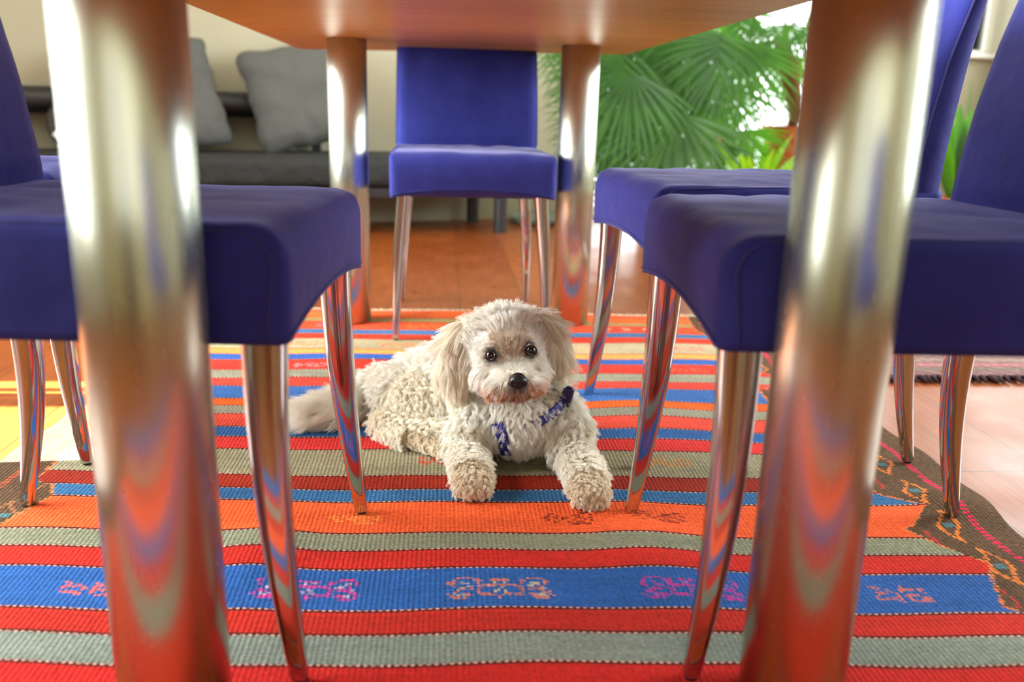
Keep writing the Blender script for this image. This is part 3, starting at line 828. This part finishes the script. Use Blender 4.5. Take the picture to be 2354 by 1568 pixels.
# ------------------------------------------------------------------ dog
def ell(bm, c, r, rot=(0, 0, 0), sub=3):
    mt = Matrix.Translation(c) @ Matrix.Rotation(rot[2], 4, 'Z') @ Matrix.Rotation(rot[1], 4, 'Y') @ Matrix.Rotation(rot[0], 4, 'X') @ Matrix.Diagonal((*r, 1))
    bmesh.ops.create_icosphere(bm, subdivisions=sub, radius=1, matrix=mt)
def capsule(bm, pts, rad, k=7):
    for (a, b, ra, rb) in zip(pts, pts[1:], rad, rad[1:]):
        a, b = Vector(a), Vector(b)
        for i in range(k+1):
            t = i/k; ell(bm, a.lerp(b, t), [ra+(rb-ra)*t]*3, sub=2)
HC = Vector((.048, .604, .190)); HS = 1.17         # head centre
def dog():
    bm = bmesh.new()
    capsule(bm, [(.075, .635, .080), (.02, .70, .094), (-.03, .755, .094), (-.095, .81, .062), (-.145, .83, .036)], [.054, .060, .060, .052, .036], 6)   # trunk
    ell(bm, (.074, .612, .076), (.060, .048, .050))                                  # chest
    ell(bm, (.02, .66, .10), (.045, .05, .05))                                       # shoulder blades
    capsule(bm, [(.065, .625, .11), HC+Vector((0, .012, -.02))], [.050, .044], 5)      # neck
    # near hind leg, folded
    capsule(bm, [(-.125, .785, .052), (-.075, .735, .066), (-.052, .715, .068)], [.050, .044, .034], 5)
    capsule(bm, [(-.055, .712, .058), (-.10, .715, .028), (-.135, .722, .018)], [.030, .026, .020], 5)
    capsule(bm, [(-.14, .715, .018), (-.10, .672, .018), (-.054, .636, .018)], [.022, .022, .022], 5)
    ell(bm, (-.044, .626, .017), (.024, .022, .017))
    capsule(bm, [(-.165, .84, .048), (-.19, .80, .034), (-.235, .772, .028), (-.285, .752, .024)], [.03, .020, .016, .010], 5)   # tail
    # front legs
    capsule(bm, [(.024, .622, .078), (-.001, .595, .052), (-.010, .578, .030)], [.034, .028, .023], 5)
    capsule(bm, [(-.012, .578, .028), (-.008, .530, .024), (-.005, .490, .020)], [.023, .021, .021], 5)
    ell(bm, (-.004, .480, .017), (.025, .026, .018))
    capsule(bm, [(.126, .622, .080), (.149, .590, .052), (.157, .560, .032)], [.035, .029, .024], 5)
    capsule(bm, [(.158, .560, .030), (.163, .505, .025), (.165, .455, .020)], [.024, .022, .021], 5)
    ell(bm, (.164, .444, .017), (.025, .026, .018))
    for (cx, cy) in ((-.004, .480), (.164, .444)):                                   # toes
        for k, dx in enumerate((-.017, -.006, .006, .017)):
            ell(bm, (cx+dx, cy-.020+.004*abs(k-1.5), .010), (.0068, .011, .0085), sub=2)
    for dx in (-.010, 0, .010): ell(bm, (-.040+dx, .608, .010), (.0065, .010, .008), sub=2)
    # head
    hr = Matrix.Translation(HC) @ Matrix.Rotation(R_(-6), 4, 'Y') @ Matrix.Rotation(R_(6), 4, 'Z') @ Matrix.Scale(HS, 4)
    def H(c, r, rot=(0, 0, 0), sub=3): ell(bm, hr @ Vector(c), [q*HS for q in r], rot, sub)
    H((0, .004, -.002), (.054, .050, .045)); H((0, -.012, -.014), (.050, .042, .038))
    H((0, -.026, .012), (.034, .024, .022))                                           # brow
    H((-.026, -.026, -.026), (.022, .022, .020)); H((.026, -.026, -.026), (.022, .022, .020))   # cheeks
    H((0, -.048, -.026), (.027, .032, .017)); H((-.019, -.060, -.034), (.019, .018, .014)); H((.019, -.060, -.034), (.019, .018, .014))
    H((0, -.056, -.043), (.018, .018, .008))                                           # chin
    for s in (-1, 1):                                                                  # ears
        e = [hr @ Vector((s*.044, .012, .030)), hr @ Vector((s*.060, .014, .012)), hr @ Vector((s*.068, .016, -.020)), hr @ Vector((s*.066, .016, -.045))]
        capsule(bm, e, [.014, .018, .020, .014], 4)
    me = bpy.data.meshes.new('tmp'); bm.to_mesh(me); bm.free()
    o = bpy.data.objects.new('tmp', me); COL.objects.link(o)
    r = o.modifiers.new('r', 'REMESH'); r.mode = 'VOXEL'; r.voxel_size = .0036
    s = o.modifiers.new('s', 'SMOOTH'); s.iterations = 5; s.factor = .6
    dg = bpy.context.evaluated_depsgraph_get(); dg.update()
    body = bpy.data.meshes.new_from_object(o.evaluated_get(dg)); bpy.data.objects.remove(o)
    for v in body.vertices:
        if v.co.z < .002: v.co.z = .002+.2*(v.co.z-.002)
    body.name = 'dog'
    for p in body.polygons: p.use_smooth = True
    d = link_mesh('dog', body, mat('dog_skin', G(240, 232, 214), .9))
    tag(d, 'small curly white dog lying on the striped rug under the table, wearing a blue harness', 'dog')
    # eyes and nose
    def part(name, bm_, m): return from_bm(name, bm_, m, d)
    em = mat('dog_eye', rough=.06); n = N(em); tc = n.n('ShaderNodeTexCoord'); sp = n.n('ShaderNodeSeparateXYZ'); n.l(tc.outputs['Object'], sp.inputs[0])
    n.l(n.ramp(n.math('MULTIPLY', n.math('ADD', sp.outputs[1], .0083), 60.2), [(0, G(8, 6, 6)), (.10, G(8, 6, 6)), (.13, G(66, 36, 24)), (.30, G(38, 20, 14)), (.36, G(14, 9, 8))]), n.b.inputs['Base Color'])
    n.b.inputs['Coat Weight'].default_value = .6
    eyes = []
    for k, s in enumerate((-1, 1)):
        b2 = bmesh.new(); bmesh.ops.create_uvsphere(b2, u_segments=32, v_segments=20, radius=.0083)
        e = part('eye', b2, em)
        p = Vector(hr @ Vector((s*.0262, -.0495, .005))); e.location = p; eyes.append(p)
        dv = (CAM-p).normalized(); e.rotation_euler = dv.to_track_quat('-Y', 'Z').to_euler()
        b2 = bmesh.new()
        ring = [p+dv*.0035+(rt*math.cos(a)*.0082+up*math.sin(a)*.0074) for a in [2*PI*i/28 for i in range(28)]]
        tube(b2, ring, .0013, 8, closed=True); rim = part('eyelid', b2, mat('eyelid_black', G(18, 13, 12), .4)); rim['label'] = 'black eyelid rim'
    nb = bmesh.new(); NP = hr @ Vector((0, -.088, -.022))
    ell(nb, NP, (.0145, .012, .0115)); ell(nb, NP+Vector((0, .002, .004)), (.0115, .011, .009))
    for v in nb.verts:
        for s in (-1, 1):
            q = v.co-(NP+Vector((s*.0062, -.0105, -.001))); 
            dd = math.sqrt(q.x**2+(q.z*1.3)**2)
            if dd < .0042 and q.y < .012: v.co.y += .006*(1-(dd/.0042)**2)
        if abs(v.co.x-NP.x) < .0012 and v.co.z < NP.z: v.co.y += .0012
    nz = part('nose', nb, mat('dog_nose', G(22, 20, 22), .38)); nz['label'] = 'black nose'
    # harness
    hm = mat('blue_webbing', rough=.6); n = N(hm)
    vo = n.n('ShaderNodeTexVoronoi'); vo.inputs['Scale'].default_value = 120; n.l(n.coords(), vo.inputs['Vector'])
    n.l(n.ramp(vo.outputs[0], [(0, G(150, 160, 210)), (.16, G(140, 150, 205)), (.22, G(36, 44, 140)), (1, G(30, 36, 120))]), n.b.inputs['Base Color'])
    def strap(name, pts, wd, parent, outward=None):
        b3 = bmesh.new(); rows = []; pts = [Vector(p) for p in pts]
        ff = []
        for i in range(len(pts)-1):
            for k in range(6): ff.append(pts[i].lerp(pts[i+1], k/6))
        ff.append(pts[-1])
        for _ in range(6):
            ff = [ff[0]]+[(ff[i-1]+ff[i]*2+ff[i+1])/4 for i in range(1, len(ff)-1)]+[ff[-1]]
        for i, p in enumerate(ff):
            tg = (ff[min(i+1, len(ff)-1)]-ff[max(i-1, 0)]).normalized()
            ou = (p-Vector((.075, .66, .09))); ou = (ou-tg*ou.dot(tg)).normalized(); sd = tg.cross(ou)
            rows.append([b3.verts.new(p+sd*a*wd/2+ou*b*.0015) for a, b in ((-1, -1), (1, -1), (1, 1), (-1, 1))])
        for a, b in zip(rows, rows[1:]):
            for j in range(4): b3.faces.new((a[j], a[(j+1) % 4], b[(j+1) % 4], b[j]))
        b3.faces.new(rows[0]); b3.faces.new(rows[-1][::-1])
        return from_bm(name, b3, hm, parent, smooth=False)
    neck = [at(1303, 900, .598), at(1290, 935, .572), at(1255, 962, .556), at(1220, 980, .553), at(1178, 988, .562), at(1148, 976, .566), at(1118, 962, .58), at(1090, 948, .60), at(1083, 928, .62), at(1086, 890, .65)]
    chest = [at(1142, 972, .556), at(1151, 996, .551), at(1158, 1020, .556), at(1163, 1046, .572)]
    hn = strap('harness', neck, .016, d); hn['label'] = 'blue patterned dog harness strap'
    strap('chest_strap', chest, .018, hn)
    b4 = bmesh.new(); c = at(1306, 912, .585)
    box(b4, -.007, .007, -.006, .006, -.017, .017, bev=.003)
    bk = from_bm('buckle', b4, mat('navy_buckle', G(24, 28, 80), .3), hn); bk.location = c; bk.rotation_euler = (0, R_(12), R_(-35))
    fur(d, body, hr, eyes, NP, [neck[:3], chest])

def fur(d, body, hr, eyes, NP, strapts):
    rng = np.random.default_rng(7)
    nv = len(body.vertices); co = np.empty(nv*3, 'f'); body.vertices.foreach_get('co', co); co = co.reshape(-1, 3)
    no = np.empty(nv*3, 'f'); body.vertices.foreach_get('normal', no); no = no.reshape(-1, 3)
    body.calc_loop_triangles(); nt = len(body.loop_triangles); tri = np.empty(nt*3, 'i'); body.loop_triangles.foreach_get('vertices', tri); tri = tri.reshape(-1, 3)
    A, B, C3 = co[tri[:, 0]], co[tri[:, 1]], co[tri[:, 2]]
    ar = np.linalg.norm(np.cross(B-A, C3-A), axis=1); ar /= ar.sum()
    NH = 260000
    t = rng.choice(nt, NH, p=ar); u = rng.random((NH, 2)); f = u.sum(1) > 1; u[f] = 1-u[f]
    w0 = 1-u.sum(1)
    P = A[t]*w0[:, None]+B[t]*u[:, :1]+C3[t]*u[:, 1:]
    Nn = no[tri[t, 0]]*w0[:, None]+no[tri[t, 1]]*u[:, :1]+no[tri[t, 2]]*u[:, 1:]
    Nn /= np.linalg.norm(Nn, axis=1)[:, None]+1e-9
    keep = P[:, 2] > .005
    ey = np.array([list(e) for e in eyes]); npv = np.array(list(NP))
    for e in ey: keep &= np.linalg.norm(P-e, axis=1) > .0112
    keep &= ~((np.linalg.norm(P-npv, axis=1) < .0135))
    sp_ = []
    for line in strapts:
        for a, b in zip(line, line[1:]):
            for k in range(8): sp_.append(list(Vector(a).lerp(Vector(b), k/8)))
    sp_ = np.array(sp_, 'f'); ds = np.full(len(P), 9.0)
    for q in sp_: ds = np.minimum(ds, np.linalg.norm(P+Nn*.008-q, axis=1))
    keep &= ~((ds < .0095) & (P[:, 2] < .135))
    P, Nn = P[keep], Nn[keep]
    hi = np.linalg.inv(np.array(hr)); L3 = hi[:3, :3]
    Pl = P@L3.T+hi[:3, 3]; Nl = Nn@L3.T                        # head-local
    n = len(P)
    head = (np.linalg.norm(Pl*np.array([1, 1, 1.0]), axis=1) < .098) & (P[:, 2] > .118) & (P[:, 1] < .665)
    neckz = (~head) & (P[:, 2] > .105) & (P[:, 1] < .67) & (P[:, 0] > 0)
    ear = head & (np.abs(Pl[:, 0]) > .046) & (Pl[:, 1] > -.012) & (Pl[:, 2] < .05)
    muz = head & (Pl[:, 1] < -.045) & (Pl[:, 2] < -.012)
    top = head & (Pl[:, 2] > .030) & ~ear
    tail = (P[:, 0] < -.185)
    fleg = ((P[:, 1] < .585) & (P[:, 2] < .075) & ((P[:, 0] < .02) | (P[:, 0] > .135))) & ~head
    paw = ((P[:, 1] < .50) & (P[:, 2] < .06) & ~head & ((P[:, 0] < .03) | (P[:, 0] > .13)) & ((P[:, 0] < .1) | (P[:, 1] < .465))) | ((P[:, 1] < .66) & (P[:, 0] < -.035) & (P[:, 1] > .6) & (P[:, 2] < .035))
    hleg = (P[:, 0] < -.03) & (P[:, 1] < .74) & (P[:, 2] < .11) & ~tail & ~fleg
    cheek = head & ~ear & ~muz & (Pl[:, 2] < -.015)
    LEN = np.full(n, .026); OUT = np.full(n, .45); CURL = np.full(n, .0040); FREQ = np.full(n, 1.4); CL = np.full(n, .62)
    D = np.stack([np.full(n, -.55), np.full(n, .35), np.full(n, -.75)], -1)
    def setv(m, ln, out, curl, freq, cl): LEN[m] = ln*1.12; OUT[m] = out; CURL[m] = curl*.8; FREQ[m] = freq; CL[m] = cl*.72
    D[neckz] = (.0, -.35, -.95); setv(neckz, .024, .5, .0035, 1.3, .8)
    front = (~head) & (P[:, 1] < .66) & ~fleg; D[front] = (.0, -.3, -1); setv(front, .027, .5, .005, 1.5, .85)
    Dh = np.stack([Pl[:, 0]*9, np.full(n, .35), np.where(Pl[:, 2] > 0, .5, -.7)], -1)
    setv(head, .019, .42, .0014, .9, .65); D[head] = Dh[head]
    # face hair sweeps away from the bridge of the nose
    face = head & (Pl[:, 1] < -.02) & ~muz & ~top
    rad = Pl-np.array([0, -.06, -.004]); rad[:, 1] += .02
    rad /= np.linalg.norm(rad, axis=1)[:, None]; D[face] = rad[face]; LEN[face] = .0125; OUT[face] = .30
    nearE = np.min([np.linalg.norm(P-e, axis=1) for e in ey], axis=0)
    LEN[nearE < .022] = .007; OUT[nearE < .022] = .28
    D[muz] = np.stack([Pl[:, 0]*26, -.1*np.ones(n), -np.ones(n)*.8], -1)[muz]; setv(muz, .0150, .24, .0014, .7, .75)
    mb = muz & (Pl[:, 2] > -.022); LEN[mb] = .006
    D[top] = np.stack([Pl[:, 0]*14, -.1-Pl[:, 1]*4, 1.0-np.abs(Pl[:, 0])*34], -1)[top]; setv(top, .019, .70, .0026, .9, .80); tuft = top & (np.abs(Pl[:, 0]) < .022); LEN[tuft] = .025; LEN[top & (np.abs(Pl[:, 0]) > .032)] = .012
    D[ear] = (0, -.05, -1); D[ear, 0] = np.sign(Pl[ear, 0])*.12; setv(ear, .036, .22, .0018, 1.3, .82)
    cb = cheek; LEN[cb] = .020; D[cb] = np.stack([Pl[:, 0]*14, .0*np.ones(n), -np.ones(n)*.9], -1)[cb]; OUT[cb] = .35
    D = np.where(head[:, None], D@np.linalg.inv(L3).T, D)
    D[fleg] = (.0, -.55, -.35); setv(fleg, .019, .6, .0045, 1.7, .85)
    D[hleg] = (.2, -.4, -.5); setv(hleg, .024, .52, .0050, 1.7, .86)
    D[paw] = (.0, -.7, -.3); setv(paw, .011, .55, .003, 1.4, .85)
    D[tail] = (-.9, -.05, -.25); setv(tail, .044, .45, .004, 1.0, .7)
    back = ~head & ~fleg & ~hleg & ~tail & ~front & ~neckz; CURL[back] = .0040; LEN[back] = .026; FREQ[back] = 1.3
    D /= np.linalg.norm(D, axis=1)[:, None]+1e-9
    T = D-Nn*np.sum(D*Nn, 1)[:, None]; T /= np.linalg.norm(T, axis=1)[:, None]+1e-6
    LEN *= .75+.5*rng.random(n)
    # clumps
    NC = 14000
    ci = rng.choice(n, NC, replace=False); near = np.empty(n, 'i')
    Pc = P[ci].astype('f'); Pf = P.astype('f'); c2 = (Pc**2).sum(1)
    for s in range(0, n, 8000): near[s:s+8000] = (c2[None]-2*Pf[s:s+8000]@Pc.T).argmin(1)
    c = ci[near]
    K = 9; ph = rng.random(n)*2*PI; hand = np.where(rng.random(n) < .5, -1, 1)
    pts = np.zeros((n, K, 3), 'f')
    rj = rng.normal(0, 1, (n, 3))*.18
    for k in range(K):
        tt = k/(K-1)
        # guide of the clump
        g = Nn[c]*(LEN[c]*OUT[c]*(1-(1-tt)**1.6))[:, None]+(T[c]+rj[c]*.9)*(LEN[c]*(tt**1.25)*(1.05-OUT[c]*.5))[:, None]
        Bn = np.cross(T[c], Nn[c]); a = ph[c]+hand[c]*tt*FREQ[c]*2*PI
        am = CURL[c]*min(1, tt*2.2)
        g = g+Bn*(np.sin(a)*am)[:, None]+Nn[c]*(np.cos(a)*am*.8)[:, None]+T[c]*(np.cos(a)*am*.35)[:, None]
        own = Nn*(LEN*OUT*(1-(1-tt)**1.6))[:, None]+(T+rj*.5)*(LEN*(tt**1.25)*.85)[:, None]
        off = (P-P[c])*(1-CL*tt**.8)[:, None]
        clumped = P[c]+g+off+rj*.0018*tt
        loose = P+own
        w = (CL*min(1, tt*3))[:, None]
        pts[:, k] = clumped*w+loose*(1-w)
        if k == 0: pts[:, 0] = P-Nn*.001
    pts[:, :, 2] = np.maximum(pts[:, :, 2], .001)
    # colour of the coat
    lin = lambda r, g, b: np.array(srgb(r, g, b)[:3])
    colr = np.tile(lin(253, 252, 244), (n, 1))
    def tint(m, c_, a):
        a = np.broadcast_to(a, (n,))[m][:, None] if not np.isscalar(a) else a
        colr[m] = colr[m]*(1-a)+np.array(c_)*a
    tint(ear, lin(242, 234, 208), .5)
    tint(hleg, lin(246, 236, 208), .35); tint(fleg, lin(246, 238, 220), .4); tint(paw, lin(216, 190, 140), .40)
    tint(muz, lin(214, 158, 104), np.clip((-.024-Pl[:, 2])*60, 0, .9)*np.clip(.45+np.abs(Pl[:, 0])*30, 0, 1))
    lipm = muz & (Pl[:, 2] < -.040) & (np.abs(Pl[:, 0]) < .018); tint(lipm, lin(150, 84, 52), .6)
    brow = head & (Pl[:, 1] < -.02) & (np.abs(Pl[:, 0]) < .022) & (Pl[:, 2] > -.004) & (Pl[:, 2] < .028); tint(brow, lin(206, 180, 140), .55)
    tint(nearE < .0145, lin(60, 44, 38), .8); tint((nearE >= .0145) & (nearE < .019), lin(170, 146, 120), .45)
    nn = np.linalg.norm(P-npv, axis=1); tint(nn < .018, lin(70, 60, 56), .7)
    colr *= (.96+.08*rng.random((n, 1))); colr = np.clip(colr, 0, 1)
    hc = bpy.data.hair_curves.new('fur'); hc.add_curves([K]*n)
    hc.attributes['position'].data.foreach_set('vector', pts.reshape(-1).astype('f'))
    ra = hc.attributes.get('radius') or hc.attributes.new('radius', 'FLOAT', 'POINT')
    rad = np.tile(np.linspace(1, .3, K)**.8, n)*.00034
    ra.data.foreach_set('value', rad.astype('f'))
    ca = hc.attributes.new('coat', 'FLOAT_COLOR', 'CURVE')
    ca.data.foreach_set('color', np.concatenate([colr, np.ones((n, 1))], 1).reshape(-1).astype('f'))
    m = bpy.data.materials.new('white_fur'); m.use_nodes = True; tr = m.node_tree; tr.nodes.clear()
    ou = tr.nodes.new('ShaderNodeOutputMaterial'); at_ = tr.nodes.new('ShaderNodeAttribute'); at_.attribute_name = 'coat'
    df = tr.nodes.new('ShaderNodeBsdfDiffuse'); tl = tr.nodes.new('ShaderNodeBsdfTranslucent'); gl = tr.nodes.new('ShaderNodeBsdfGlossy'); gl.inputs['Roughness'].default_value = .45
    gl.inputs[0].default_value = (.9, .9, .9, 1)
    m1 = tr.nodes.new('ShaderNodeMixShader'); m1.inputs[0].default_value = .2; m2 = tr.nodes.new('ShaderNodeMixShader'); m2.inputs[0].default_value = .04
    tr.links.new(at_.outputs[0], df.inputs[0]); tr.links.new(at_.outputs[0], tl.inputs[0])
    tr.links.new(df.outputs[0], m1.inputs[1]); tr.links.new(tl.outputs[0], m1.inputs[2]); tr.links.new(m1.outputs[0], m2.inputs[1]); tr.links.new(gl.outputs[0], m2.inputs[2])
    tr.links.new(m2.outputs[0], ou.inputs[0])
    hc.materials.append(m)
    fo = bpy.data.objects.new('fur', hc); COL.objects.link(fo); fo.parent = d
    fo['kind'] = 'stuff'
dog()
